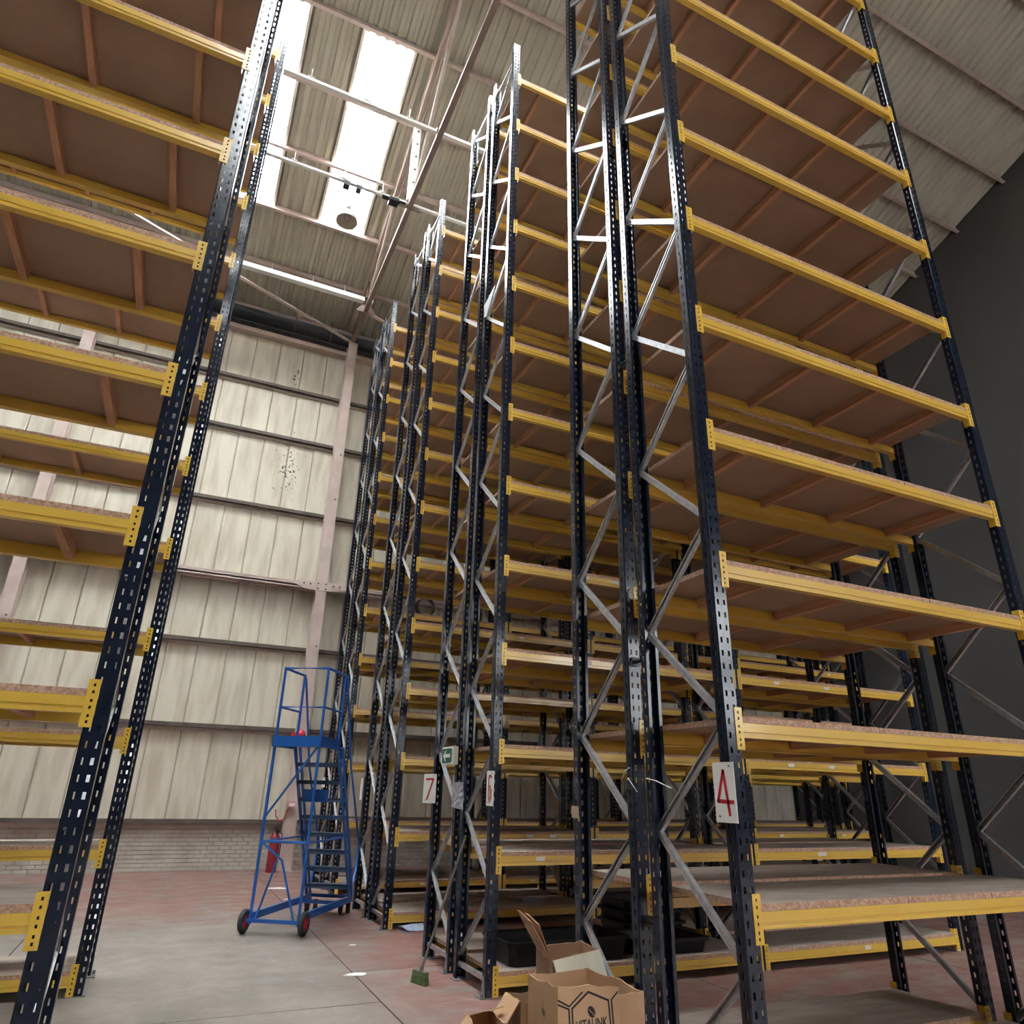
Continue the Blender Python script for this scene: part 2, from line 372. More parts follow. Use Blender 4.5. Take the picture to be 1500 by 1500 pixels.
column(2.52); column(8.6); column(-3.5)

# roof truss over the first column
tr = struct('roof_truss', (2.5, 0, 0))
b = MB(); b.bar((0, 16.45, 13.05), (0, 2.0, 13.05), 0.105, 0.04); b.bar((-0.04, 16.45, 13.09), (-0.04, 2, 13.09), 0.015, 0.09); b.bar((0.04, 16.45, 13.09), (0.04, 2, 13.09), 0.015, 0.09)
link('bottom_chord', b.mesh('bottom_chord', BROWNS), tr)
b = MB()
for s in (-0.045, 0.045): b.bar((s, 16.5, roof_z(16.5)-0.27), (s, RIDGE, roof_z(RIDGE)-0.27), 0.03, 0.09)
b.bar((0, 16.5, roof_z(16.5)-0.23), (0, RIDGE, roof_z(RIDGE)-0.23), 0.16, 0.02)
link('top_chord', b.mesh('top_chord', PINK), tr)
b = MB(); b.prism([(-0.03, 16.5, 13.0), (-0.03, 16.5, 13.45), (-0.03, 14.9, 14.0), (-0.03, 14.9, 13.0)], (0.06, 0, 0)); link('haunch', b.mesh('haunch', BROWNS), tr)
def web(name, p, q, wd, m):
    b = MB(); b.bar(p, q, wd, wd*0.6, (1, 0, 0)); b.bar((p[0], p[1], p[2]), q, wd*0.25, wd, (1, 0, 0)); link(name, b.mesh(name, m), tr)
web('web_diagonal', (0.0, 14.9, 13.1), (0.0, 12.6, roof_z(12.6)-0.3), 0.07, PALES)
web('web_diagonal', (0.03, 11.1, 13.1), (0.03, 8.5, roof_z(8.5)-0.3), 0.08, PALES)
b = MB(); b.box(-0.08, 0.08, 11.07, 11.13, 13.1, roof_z(11.1)-0.3)
link('hanger', b.mesh('hanger', WHITE), tr)
b = MB()
for k in range(6): b.lathe([(0, -0.015), (0.022, -0.015), (0.022, 0)], (0.02, 11.07, 13.35+k*0.38), (0, 1, 0), 6)
link('bolt', b.mesh('bolt', DARKR), tr)
for y in (11.1, 14.9):
    b = MB(); b.prism([(-0.25, y, 13.0), (0.25, y, 13.0), (0.08, y, 13.28), (-0.08, y, 13.28)], (0, 0.02, 0)); link('gusset', b.mesh('gusset', BROWNS), tr)
for p, q in (((0, 16.4, 13.02), (-5.9, 13.7, 13.05)), ((0, 14.95, 13.06), (3.9, 16.4, 13.02))):
    b = MB(); b.bar(p, q, 0.09, 0.03); b.bar((p[0], p[1]+0.05, p[2]+0.05), (q[0], q[1]+0.05, q[2]+0.05), 0.02, 0.08); link('wind_brace', b.mesh('wind_brace', PALES), tr)

# white trunking slung between the trusses
def trunking(y, z, wd, x1, label):
    t = thing('light_trunking', label, 'trunking', (0, y, z))
    b = MB(); b.box(-3.4, 2.43, -wd/2, wd/2, -wd*0.4, wd*0.4); b.box(2.57, x1, -wd/2, wd/2, -wd*0.4, wd*0.4)
    link('channel', b.mesh('channel', WHITE), t)
    b = MB(); b.box(2.42, 2.58, -wd*0.6, wd*0.6, wd*0.4, wd*0.4+0.05); link('clamp', b.mesh('clamp', BROWNS), t)
    for x in (0.1, 1.1, 1.9):
        b = MB(); b.bar((x, 0, wd*0.4), (x, 0, 0.3), 0.015, 0.015); b.box(x-0.06, x+0.06, -0.05, 0.05, wd*0.4, wd*0.4+0.02); link('hook', b.mesh('hook', WHITE), t)
    return t
trunking(9.2, 13.12, 0.08, 6.6, 'white trunking crossing the upper part of the rooflights, nearest of three')
t2 = trunking(11.1, 13.12, 0.07, 6.6, 'thin white trunking from which the round lamp hangs')
b = MB(); b.box(1.10, 1.22, -0.07, 0.07, -0.14, -0.04); b.box(1.36, 1.46, -0.07, 0.07, -0.14, -0.04); link('sensor', b.mesh('sensor', GUTTER), t2)
b = MB(); b.box(2.05, 2.25, -0.09, 0.09, -0.12, -0.04); b.box(1.9, 2.4, -0.05, 0.05, -0.05, -0.035); link('bracket', b.mesh('bracket', BLACKM), t2)
trunking(14.9, 13.35, 0.15, 2.44+0.2, 'thick white trunking below the roof close to the gutter')

lamp = thing('high_bay_lamp', 'round grey high bay lamp hanging in front of the rooflight', 'lamp', (1.27, 11.1, 12.12))
b = MB(); b.lathe([(0.05, 0.24), (0.11, 0.22), (0.165, 0.16), (0.20, 0.07), (0.212, 0.0), (0.215, -0.02), (0.205, 0.0), (0.185, 0.07), (0.15, 0.14), (0.08, 0.19), (0.0, 0.2)], (0, 0, 0), (0, 0, 1), 28); link('dome', b.mesh('dome', LAMPG, True), lamp)
b = MB(); b.lathe([(0, 0.42), (0.055, 0.41), (0.065, 0.25), (0.0, 0.22)], (0, 0, 0), (0, 0, 1), 16); link('housing', b.mesh('housing', LAMPG, True), lamp)
b = MB(); b.lathe([(0, 0.02), (0.05, 0.04), (0.06, 0.10), (0.03, 0.17)], (0, 0, 0), (0, 0, 1), 16); link('bulb', b.mesh('bulb', mat('lamp_glass', (0.5, 0.5, 0.48), 0.2), True), lamp)
b = MB(); b.tube([(0, 0, 0.40), (0, 0, 0.957)], 0.008, 6); b.tube([(-0.1, 0, 0.48), (0, 0, 0.62), (0.1, 0, 0.48)], 0.008, 6); link('chain', b.mesh('chain', STEEL), lamp)

# ------------------------------------------------------------------ racking
BAY, DEP, ZL0, DZ, NL, HT = 3.0, 0.77, 0.119, 0.9189, 13, 11.88
def upright_mesh():
    b = MB(); P = 0.075; n = int(HT/P); w2 = 0.05; d = 0.07; ch = 0.006
    for k in range(n):
        z = k*P; a0, a1 = z+0.0215, z+0.0535
        b.quad((-w2+ch, 0, a1), (w2-ch, 0, a1), (w2-ch, 0, z+P+0.0215), (-w2+ch, 0, z+P+0.0215))
        for xa, xb in ((-w2+ch, -0.030), (-0.015, 0.015), (0.030, w2-ch)): b.quad((xa, 0, a0), (xb, 0, a0), (xb, 0, a1), (xa, 0, a1))
        for x in (-w2, w2):
            b.quad((x, ch, a1), (x, d, a1), (x, d, z+P+0.0215), (x, ch, z+P+0.0215))
            for ya, yb in ((ch, 0.030), (0.044, d)): b.quad((x, ya, a0), (x, yb, a0), (x, yb, a1), (x, ya, a1))
    b.quad((-w2+ch, 0, 0), (w2-ch, 0, 0), (w2-ch, 0, 0.0215), (-w2+ch, 0, 0.0215))
    for x in (-w2, w2):
        b.quad((x, ch, 0), (x, d, 0), (x, d, 0.0215), (x, ch, 0.0215))
        s = 1 if x > 0 else -1
        b.quad((x-s*ch, 0, 0), (x, ch, 0), (x, ch, HT), (x-s*ch, 0, HT))
        b.quad((x, d, 0), (x-s*0.022, d, 0), (x-s*0.022, d, HT), (x, d, HT))
        b.quad((x-s*0.022, d, 0), (x-s*0.022, d-0.012, 0), (x-s*0.022, d-0.012, HT), (x-s*0.022, d, HT))
    return b.mesh('upright', NAVY)
def foot_mesh():
    b = MB(); b.box(-0.09, 0.075, -0.002, 0.13, 0.0, 0.008); b.prism([(-0.052, 0.0, 0.008), (-0.052, 0.08, 0.008), (-0.052, 0.05, 0.16), (-0.052, 0.02, 0.16)], (-0.004, 0, 0))
    b.lathe([(0, 0.03), (0.014, 0.03), (0.014, 0.0)], (-0.074, 0.01, 0.008), (0, 0, 1), 6); return b.mesh('foot_plate', STEEL)
def beam_mesh():
    L = BAY-0.116; b = MB()
    prof = [(0.0, -0.048), (0.0, -0.030), (0.006, -0.028), (0.006, -0.018), (0.0, -0.016), (0.0, 0.031), (0.028, 0.031), (0.028, 0.004), (0.048, 0.004), (0.048, -0.048)]
    b.prism([(0, y, z) for y, z in prof], (L, 0, 0)); return b.mesh('beam', YELLOW)
def connector_mesh():
    b = MB(); z0, z1 = -0.1125, 0.1125; xa, xb = -0.042, 0.012
    hz = [-0.095, -0.067, -0.028, 0.004, 0.045, 0.078]; edges_ = [z0]
    for h in hz: edges_ += [h, h+0.014]
    edges_.append(z1); y = -0.005
    for i in range(len(edges_)-1):
        a, c = edges_[i], edges_[i+1]
        if i % 2 == 0: b.quad((xa, y, a), (xb, y, a), (xb, y, c), (xa, y, c))
        else:
            b.quad((xa, y, a), (-0.022, y, a), (-0.022, y, c), (xa, y, c)); b.quad((-0.012, y, a), (xb, y, a), (xb, y, c), (-0.012, y, c))
    b.quad((xb, y, z0), (xb, 0.05, z0), (xb, 0.05, z1), (xb, y, z1)); b.quad((xa, y, z0), (xa, 0.001, z0), (xa, 0.001, z1), (xa, y, z1))
    b.quad((xa, y, z1), (xb, y, z1), (xb, 0.002, z1), (xa, 0.002, z1)); b.quad((xa, y, z0), (xb, y, z0), (xb, 0.002, z0), (xa, 0.002, z0))
    b.quad((xb-0.004, 0.002, z0), (xb-0.004, 0.05, z0), (xb-0.004, 0.05, z1), (xb-0.004, 0.002, z1))
    return b.mesh('connector', YPLATE)
def mirror_x(me, name):
    m2 = me.copy(); m2.name = name
    for v in m2.vertices: v.co.x = -v.co.x
    m2.flip_normals(); return m2
def brace_mesh(za, zb, name='brace', side=-1):
    """cold-rolled channel; side -1 shows its web to the end aisle, +1 its open face"""
    b = MB(); p, q = Vector((0, 0.045, za)), Vector((0, DEP-0.045, zb))
    n = Vector((1, 0, 0)); d = (q-p).normalized(); v = d.cross(n).normalized()
    if v.z < 0: v = -v
    for s in (-1, 1): b.bar(p+v*s*0.019, q+v*s*0.019, 0.026, 0.003, tuple(v))
    b.bar(p+n*side*0.0125, q+n*side*0.0125, 0.041, 0.003, (1, 0, 0))
    if side < 0:
        for s in (-1, 1): b.bar(p-n*0.0145+v*s*0.013, q-n*0.0145+v*s*0.013, 0.006, 0.003, (1, 0, 0))
    else:
        for s in (-1, 1): b.bar(p-n*0.0125+v*s*0.0165, q-n*0.0125+v*s*0.0165, 0.008, 0.003, (1, 0, 0))
    for e in (p, q): b.lathe([(0, -0.024), (0.011, -0.024), (0.011, 0)], tuple(e-n*0.012), (1, 0, 0), 6)
    return b.mesh(name, GALV)
UP, FOOT, BEAM, CONL = upright_mesh(), foot_mesh(), beam_mesh(), connector_mesh()
CONR = mirror_x(CONL, 'connector_right')
BR_UP, BR_DN, BR_H = brace_mesh(0, 0.603), brace_mesh(0.603, 0.0, side=1), brace_mesh(0, 0)
def board_mesh(xa, xb):
    b = MB(); b.box(xa, xb, 0.004, DEP-0.004, 0.0315, 0.065, 2, top=1, bottom=0); return b.mesh('shelf_board', [BOARDU, BOARDT, BOARDE])
BOARDS = [board_mesh(0.066, 1.165), board_mesh(1.170, 1.905), board_mesh(1.910, BAY-0.066)]
def bar_mesh():
    b = MB(); b.box(-0.023, 0.023, 0.05, DEP-0.05, -0.034, 0.0315); return b.mesh('support_bar', TIMBER)
SBAR = bar_mesh()
def label_mesh():
    b = MB(); b.box(-0.045, 0.045, -0.0015, 0.0, -0.014, 0.022); return b.mesh('price_label', PAPER)
PLAB = label_mesh()
SPACER = MB(); SPACER.tube([(0, 0.002, 0), (0, 0.13, 0)], 0.014, 8); SPACER.box(-0.03, 0.03, 0.001, 0.006, -0.03, 0.03); SPACER.box(-0.03, 0.03, 0.125, 0.13, -0.03, 0.03)
SPACER = SPACER.mesh('row_spacer', BLACKM)

def add_level(r, j, lv, flip, labels=0):
    """one shelf of one bay: two beams with their connectors, three boards, four support bars"""
    z = ZL0+DZ*lv; x = j*BAY
    for inner in (0, 1):
        bo = link('beam', BEAM, r, (x+0.058, 0, z)) if not inner else link('beam', BEAM, r, (x+BAY-0.058, DEP, z), math.pi)
        link('connector', CONL, bo, (0, 0, 0)); link('connector', CONR, bo, (BAY-0.116, 0, 0))
        if not inner and labels:
            for q in range(labels):
                lx = random.choice((0.5, 0.9, 1.3, 1.8, 2.2))+q*0.13+random.uniform(-0.1, 0.1)
                link('price_label', PLAB, bo, (lx, 0, 0))
    for k, me in enumerate(BOARDS): link('shelf_board', me, r, (x, random.uniform(-0.002, 0.002), z+random.uniform(0, 0.001)))
    for bx in (0.42, 1.168, 1.908, 2.62):
        link('support_bar', SBAR, r, (x+bx+random.uniform(-0.03, 0.03)*(bx not in (1.168, 1.908)), 0, z))
def add_frame(r, j):
    x = j*BAY
    for rz, y in ((0, 0), (math.pi, DEP)):
        u = link('upright', UP, r, (x, y, 0.004), rz); link('foot_plate', FOOT, u, (0, 0, -0.004))
    z = 0.197; k = 0
    link('brace', BR_H, r, (x, 0, 0.12))
    while z+0.603 < HT:      # zigzag: low at the inner upright, high at the outer one, and back
        link('brace', BR_DN if k % 2 == 0 else BR_UP, r, (x, 0, z if k % 2 == 0 else z), 0)
        z += 0.603; k += 1
    link('brace', BR_H, r, (x, 0, HT-0.22))
def rack(y_outer, flip, bays, label, levels=range(NL), x=2.77, name='pallet_rack', rot=None):
    """outer (aisle) face at y_outer; flip turns the bay about so that its aisle face looks the other way"""
    r = thing(name, label, 'rack', (x, y_outer, 0))
    for j in range(bays+1): add_frame(r, j)
    for j in range(bays):
        for lv in levels: add_level(r, j, lv, flip, labels=random.choice((0, 1, 2, 2)) if lv < 5 and y_outer > 5 else 0)
    if flip:
        for o in list(r.children):
            # reflect across the rack's own long axis: turn pieces half a turn, keep the run direction
            x_, y_, z_ = o.location
            if o.name.startswith('beam') or o.name.startswith('upright'):
                is_in = abs(o.rotation_euler.z) > 1
                if o.name.startswith('beam'):
                    o.location = (x_+(BAY-0.116 if not is_in else -(BAY-0.116)), -y_, z_)
                else: o.location = (x_, -y_, z_)
                o.rotation_euler.z = 0 if is_in else math.pi
            elif o.name.startswith('shelf_board') or o.name.startswith('support_bar'):
                o.location = (x_, y_-DEP, z_)
            elif o.name.startswith('brace'):
                o.location = (x_, -DEP, z_)
                if o.data is BR_UP: o.data = BR_DN
                elif o.data is BR_DN: o.data = BR_UP
    return r
R = {}
R[4] = rack(3.08, False, 1, 'tall navy pallet rack nearest the viewer, the white 4 sign on its end')
R[5] = rack(4.76, True, 1, 'navy pallet rack back to back with the rack signed 4, behind the open boxes')
R[6] = rack(6.28, False, 2, 'navy pallet rack with black trays on its bottom shelf and smudged red sign')
R[7] = rack(7.96, True, 2, 'tall navy pallet rack whose end upright carries the white 7 sign')
R[8] = rack(9.50, False, 3, 'navy pallet rack beyond the 7 sign, pale blue plastic under its bottom beam')
R[9] = rack(11.18, True, 3, 'navy pallet rack right beside the blue steps, back to back with a nearer one')
R[10] = rack(12.70, False, 4, 'tall navy pallet rack seen just behind the treads of the blue steps')
R[11] = rack(14.38, True, 4, 'tall navy pallet rack closest to the cream back wall')
for k, dy in ((4, 0), (6, 0), (8, 0), (10, 0)):
    for z in (0.9, 2.45, 4.86, 7.23, 9.65, 11.5): link('row_spacer', SPACER, R[k], (0, DEP, z))
# two racks across the main aisle: of each only the end frame reaches into view
rack(8.20, True, 1, 'end frame of a rack across the aisle, its top against the rooflight', x=-3.36)
rack(4.76, True, 1, 'rack across the aisle nearest the viewer, barely in view at the upper left', x=-3.36)
# ------------------------------------------------------------------ signs on the rack ends
def text_mesh(txt, size, m, xs=1.0, extrude=0.0008, bold=0.0):
    c = bpy.data.curves.new('txt', 'FONT'); c.body = txt; c.size = size; c.extrude = extrude; c.align_x = 'CENTER'; c.offset = bold
    o = bpy.data.objects.new('txt', c); COL.objects.link(o); bpy.context.view_layer.update()
    dg = bpy.context.evaluated_depsgraph_get(); me = bpy.data.meshes.new_from_object(o.evaluated_get(dg))
    bpy.data.objects.remove(o); bpy.data.curves.remove(c)
    for v in me.vertices: v.co.x *= xs
    me.materials.clear(); me.materials.append(m); me.name = 'numeral'
    return me
def strokes_mesh(segs, wd, name, m, x):
    b = MB()
    for pts in segs:
        for (ya, za), (yb, zb) in zip(pts[:-1], pts[1:]):
            d = Vector((0, yb-ya, zb-za)).normalized(); p = Vector((0, -d.z, d.y))*wd/2; e = d*wd*0.35
            A_, B2 = Vector((x, ya, za)), Vector((x, yb, zb))
            b.prism([A_-e+p, B2+e+p, B2+e-p, A_-e-p], (-0.0008, 0, 0))
    return b.mesh(name, m)
DIG = {'4': [[(-0.028, -0.11), (0.0, 0.105), (0.055, -0.045), (-0.06, -0.05)]],
       '7': [[(0.045, 0.095), (-0.045, 0.098), (0.028, -0.11)]],
       '6': [[(-0.03, 0.095), (-0.012, 0.108), (0.012, 0.108), (0.03, 0.09), (0.034, 0.0), (0.034, -0.085), (0.012, -0.108), (-0.015, -0.105), (-0.034, -0.08), (-0.034, -0.02), (-0.01, 0.0), (0.034, -0.01)]]}
def plate_sign(name, label, y, z, digit, rz=0.0, wd=0.165, ht=0.30, x=2.712, smudge=False, sw=0.020):
    """plate on the rack end; local +y runs to the left as seen, faces -x"""
    s = thing(name, label, 'sign', (x, y, z), rz)
    b = MB(); b.box(-0.004, 0.0, -wd/2, wd/2, -ht/2, ht/2); link('plate', b.mesh('plate', SIGNW), s)
    if digit: link('numeral', strokes_mesh(DIG[digit], sw, 'numeral', REDINK, -0.0042), s)
    if smudge:
        b = MB(); b.poly([(-0.0062, 0.040*math.cos(t*math.pi/12), -0.050+0.080*math.sin(t*math.pi/12)) for t in range(24)]); link('smudge', b.mesh('smudge', SMUDGE), s)
    b = MB()
    for yy, zz in ((-0.05, 0.13), (0.05, -0.12)): b.lathe([(0, -0.004), (0.006, -0.004), (0.006, 0)], (-0.004, yy, min(zz, ht/2-0.02)), (1, 0, 0), 8)
    link('screw', b.mesh('screw', STEEL), s)
    return s
plate_sign('rack_sign', 'white plate with a red 4 on the nearest upright', 3.12, 1.628, '4')
plate_sign('rack_sign', 'white plate with a smudged red 6 seen at a slant', 6.285, 1.632, '6', smudge=True)
plate_sign('rack_sign', 'white plate with a red 7 below the green exit sign', 7.86, 1.622, '7', rz=math.radians(38), x=2.66)
plate_sign('rack_sign', 'narrow white plate seen edge on beside the blue steps', 11.24, 1.60, None, x=2.712, wd=0.14)
plate_sign('rack_sign', 'small white plate glimpsed between the treads of the blue steps', 14.3, 1.70, None, x=2.712, wd=0.3, ht=0.18)

ex = thing('exit_sign', 'green exit sign box with white arrow', 'sign', (2.70, 7.30, 1.945))
b = MB(); b.box(-0.055, 0.0, -0.17, 0.17, -0.09, 0.09); link('housing', b.mesh('housing', mat('cream_sign_box', (0.62, 0.56, 0.48), 0.5)), ex)
b = MB(); b.box(-0.0575, -0.055, -0.165, 0.165, -0.083, 0.083); link('border', b.mesh('border', SIGNW), ex)
b = MB(); b.box(-0.059, -0.0575, -0.12, 0.152, -0.072, 0.072); link('green_face', b.mesh('green_face', GREEN), ex)
b = MB(); b.box(-0.059, -0.0575, -0.155, -0.125, -0.06, 0.06); link('scuffed_edge', b.mesh('scuffed_edge', mat('yellowed_edge', (0.55, 0.48, 0.25), 0.6, 0, (0.1, 0.2, 0.12), 60)), ex)
b = MB(); x = -0.0598
b.poly([(x, 0.125, 0), (x, 0.055, 0.055), (x, 0.025, 0.055), (x, 0.068, 0.018), (x, -0.09, 0.018), (x, -0.09, -0.018), (x, 0.068, -0.018), (x, 0.025, -0.055), (x, 0.055, -0.055)])
link('arrow', b.mesh('arrow', WHITE), ex)

po = thing('document_pouch', 'crumpled grey plastic pouch taped to the paired uprights', 'pouch', (2.70, 7.04, 1.57))
b = MB(); ny, nz = 8, 8; g = [[(-0.01-0.014*random.random()-0.02*math.sin(math.pi*i/ny), (0.17-0.34*i/ny)*(0.82+0.2*(1-j/nz)), -0.115+0.23*j/nz-0.025*(i/ny)*(1-j/nz)) for i in range(ny+1)] for j in range(nz+1)]
for j in range(nz):
    for i in range(ny): b.quad(g[j][i], g[j][i+1], g[j+1][i+1], g[j+1][i])
me = b.mesh('pouch', POUCH); link('sleeve', me, po)
b = MB(); b.quad((-0.034, 0.06, 0.01), (-0.03, -0.1, 0.03), (-0.03, -0.1, 0.042), (-0.034, 0.06, 0.02)); link('crease', b.mesh('crease', PAPER), po)

b = MB(); b.box(-0.008, 0.0, -0.045, 0.045, -0.04, 0.04); b.box(-0.004, 0.002, -0.05, -0.04, -0.06, -0.03)
tag(link('tape_patch', b.mesh('tape_patch', TAPE), None, (2.718, 4.73, 1.48)), 'brown tape patch on the rack upright behind the boxes', 'tape')

# torn sheet caught high on the rack with the trays
b = MB(); b.prism([(0, 0.0, 0.24), (0, -0.36, 0.32), (0, -0.10, 0.0), (0, -0.02, 0.03)], (0.006, 0, 0))
tag(link('plastic_scrap', b.mesh('plastic_scrap', mat('grey_film', (0.36, 0.33, 0.31), 0.5)), None, (2.70, 6.98, 7.35)), 'grey torn scrap caught high between two uprights', 'scrap')

# ------------------------------------------------------------------ blue warehouse steps
A = Vector((1.68, 9.41, 0)); B_ = Vector((2.62, 10.86, 0))
dv = (B_-A); LEN = dv.length; dv.normalize(); wv = Vector((-dv.y, dv.x, 0))
st = thing('mobile_steps', 'blue wheeled warehouse steps with handrails beside the racks', 'steps', tuple(A), math.atan2(dv.y, dv.x))
W_ = 0.60; PL = 0.62; PZ = 2.14; TZ = 3.07; LB = LEN+0.02
def part(name, m, fn, parent=st, smooth=False):
    b = MB(); fn(b); return link(name, b.mesh(name, m, smooth), parent)
def rearleg(y):
    return lambda b: b.tube([(0.0, y, 0.10), (0.0, y, PZ)], 0.02, 8)
part('rear_leg', BLUE, rearleg(0)); part('rear_leg', BLUE, rearleg(W_))
part('base_rail', BLUE, lambda b: b.box(0, LB, -0.02, 0.02, 0.14, 0.22)); part('base_rail', BLUE, lambda b: b.box(0, LB, W_-0.02, W_+0.02, 0.14, 0.22))
part('axle_bar', BLUE, lambda b: b.box(-0.02, 0.02, -0.06, W_+0.06, 0.12, 0.16)); part('axle_bar', BLUE, lambda b: b.box(LB-0.25, LB-0.21, 0, W_, 0.13, 0.17))
part('front_bar', BLUE, lambda b: b.box(LB-0.02, LB+0.02, 0.0, W_, 0.18, 0.22))
part('platform', BLUE, lambda b: (b.box(-0.02, PL, -0.02, W_+0.02, PZ-0.03, PZ), b.box(-0.03, -0.02, -0.03, W_+0.03, PZ-0.06, PZ+0.07), b.box(-0.03, PL, -0.03, -0.02, PZ-0.06, PZ+0.07), b.box(-0.03, PL, W_+0.02, W_+0.03, PZ-0.06, PZ+0.07)))
for x, y in ((0, 0), (0, W_), (PL, 0), (PL, W_)): part('rail_post', BLUE, lambda b, x=x, y=y: b.tube([(x, y, PZ), (x, y, TZ)], 0.018, 8))
part('top_rail', BLUE, lambda b: b.tube([(PL, 0, TZ), (0, 0, TZ), (0, W_, TZ), (PL, W_, TZ)], 0.018, 8))
part('mid_rail', BLUE, lambda b: b.tube([(PL, 0, TZ-0.5), (0, 0, TZ-0.5), (0, W_, TZ-0.5), (PL, W_, TZ-0.5)], 0.014, 8))
SX0, SX1 = PL, LB-0.12                                     # stair run
for y, nm in ((-0.01, 'stringer'), (W_+0.01, 'stringer')):
    part(nm, BLUE, lambda b, y=y: (b.bar((SX0, y, PZ-0.02), (SX1, y, 0.20), 0.02, 0.06), b.bar((SX0+0.16, y, PZ-0.02), (SX1+0.12, y, 0.20), 0.02, 0.05)))
    part('handrail', BLUE, lambda b, y=y: b.tube([(PL, y, TZ), (PL+0.07, y, TZ-0.04), (SX0+0.55, y, PZ-0.25), (SX1+0.20, y, 0.85), (SX1+0.16, y, 0.55), (SX1+0.04, y, 0.32)], 0.016, 8))
NT = 8
for k in range(NT):
    z = 0.36+k*(PZ-0.36)/NT; f = (PZ-z)/(PZ-0.20); x = SX0+(SX1-SX0)*f
    part('tread', TREAD, lambda b, x=x, z=z: (b.box(x-0.02, x+0.20, 0.0, W_, z-0.02, z), b.box(x+0.185, x+0.20, 0.0, W_, z-0.05, z), b.box(x-0.02, x-0.005, 0, W_, z-0.05, z)))
part('notice_plate', BLUE, lambda b: b.box(0.60+0.30, 0.915, 0.17, 0.52, 1.42, 1.58))
part('cross_brace', BLUE, lambda b: (b.tube([(0, 0.02, PZ-0.05), (0, W_, 1.25)], 0.014, 6), b.tube([(0, 0.0, 0.98), (0, W_, 0.98)], 0.016, 8), b.tube([(0, 0.0, 0.98), (SX0+0.62, 0.0, 0.98)], 0.012, 8), b.tube([(0, W_, 0.98), (SX0+0.62, W_, 0.98)], 0.012, 8)))
part('cross_brace', BLUE, lambda b: (b.tube([(0, 0.06, 0.15), (0, 0.30, 0.78), (0, W_, 0.98)], 0.014, 6), b.tube([(0, W_-0.06, 0.15), (0, 0.36, 0.78)], 0.014, 6)))
def wheel(y):
    t = MB(); t.lathe([(0.07, -0.028), (0.105, -0.03), (0.125, -0.018), (0.13, 0), (0.125, 0.018), (0.105, 0.03), (0.07, 0.028)], (0, y, 0.13), (0, 1, 0), 28)
    o = link('wheel', t.mesh('wheel', RUBBER, True), st)
    h = MB(); h.lathe([(0, -0.024), (0.03, -0.03), (0.032, -0.018), (0.07, -0.014), (0.082, -0.028), (0.085, 0.0), (0.082, 0.028), (0.07, 0.014), (0.0, 0.02)], (0, y, 0.13), (0, 1, 0), 24)
    for a in range(5):
        c, s_ = math.cos(a*1.2566), math.sin(a*1.2566); h.bar((0.02*c, y-0.022, 0.13+0.02*s_), (0.075*c, y-0.022, 0.13+0.075*s_), 0.012, 0.012, (0, 1, 0))
    tag(link('hub', h.mesh('hub', RED, True), o), 'red wheel hub')
wheel(-0.07); wheel(W_+0.07)
for y in (0.06, W_-0.06):
    b = MB(); b.box(LB-0.26, LB-0.20, y-0.03, y+0.03, 0.09, 0.13); b.box(LB-0.25, LB-0.21, y-0.028, y-0.022, 0.03, 0.10); b.box(LB-0.25, LB-0.21, y+0.022, y+0.028, 0.03, 0.10)
    o = link('caster', b.mesh('caster', BLACKM), st)
    b = MB(); b.lathe([(0, -0.015), (0.04, -0.015), (0.045, 0), (0.04, 0.015), (0, 0.015)], (LB-0.23, y, 0.045), (0, 1, 0), 16); link('wheel', b.mesh('wheel', RUBBER), o)
    part('foot', RUBBER, lambda b, y=y: b.box(LB-0.02, LB+0.02, y-0.05, y+0.0, 0.0, 0.15))

# ------------------------------------------------------------------ things on and beside the column
co = thing('call_point', 'pinkish fire call point with a looped cable low on the column', 'alarm', (2.47, 16.335, 1.26))
b = MB(); b.box(-0.08, 0.08, -0.07, 0.0, -0.06, 0.06); link('box', b.mesh('box', mat('faded_red_box', (0.62, 0.28, 0.30), 0.5)), co)
b = MB(); b.box(-0.05, 0.07, -0.08, -0.07, -0.03, 0.03); link('window', b.mesh('window', SIGNW), co)
b = MB(); b.tube([(-0.05, -0.02, -0.09), (-0.10, -0.03, -0.26), (-0.2, -0.04, -0.33), (-0.28, -0.02, -0.22), (-0.3, 0.0, -0.1)], 0.014, 6); link('cable', b.mesh('cable', RED), co)
al = thing('alarm_sounder', 'red round alarm sounder on the column above the call point', 'alarm', (2.47, 16.335, 2.66))
b = MB(); b.lathe([(0, -0.14), (0.06, -0.14), (0.1, -0.1), (0.1, -0.02), (0.12, 0.0)], (0, 0, 0), (0, 1, 0), 18); link('horn', b.mesh('horn', RED, True), al)
b = MB(); b.box(-0.2, 0.0, -0.03, 0, -0.05, 0.05); link('backplate', b.mesh('backplate', RED), al)
fp = thing('fire_extinguisher', 'dark red extinguisher standing at the left foot of the column', 'extinguisher', (2.22, 16.2, 0.0))
b = MB(); b.lathe([(0, 0.0), (0.10, 0.0), (0.105, 0.03), (0.105, 0.62), (0.06, 0.70), (0.03, 0.72), (0.03, 0.76), (0, 0.76)], (0, 0, 0), (0, 0, 1), 20); link('cylinder', b.mesh('cylinder', mat('dark_red', (0.25, 0.02, 0.03), 0.4), True), fp)
b = MB(); b.box(-0.02, 0.02, -0.09, 0.04, 0.76, 0.79); b.box(-0.02, 0.02, -0.10, 0.04, 0.81, 0.83); b.tube([(0.03, 0, 0.77), (0.13, -0.03, 0.7), (0.12, -0.02, 0.3)], 0.012, 6); link('valve', b.mesh('valve', BLACKM), fp)

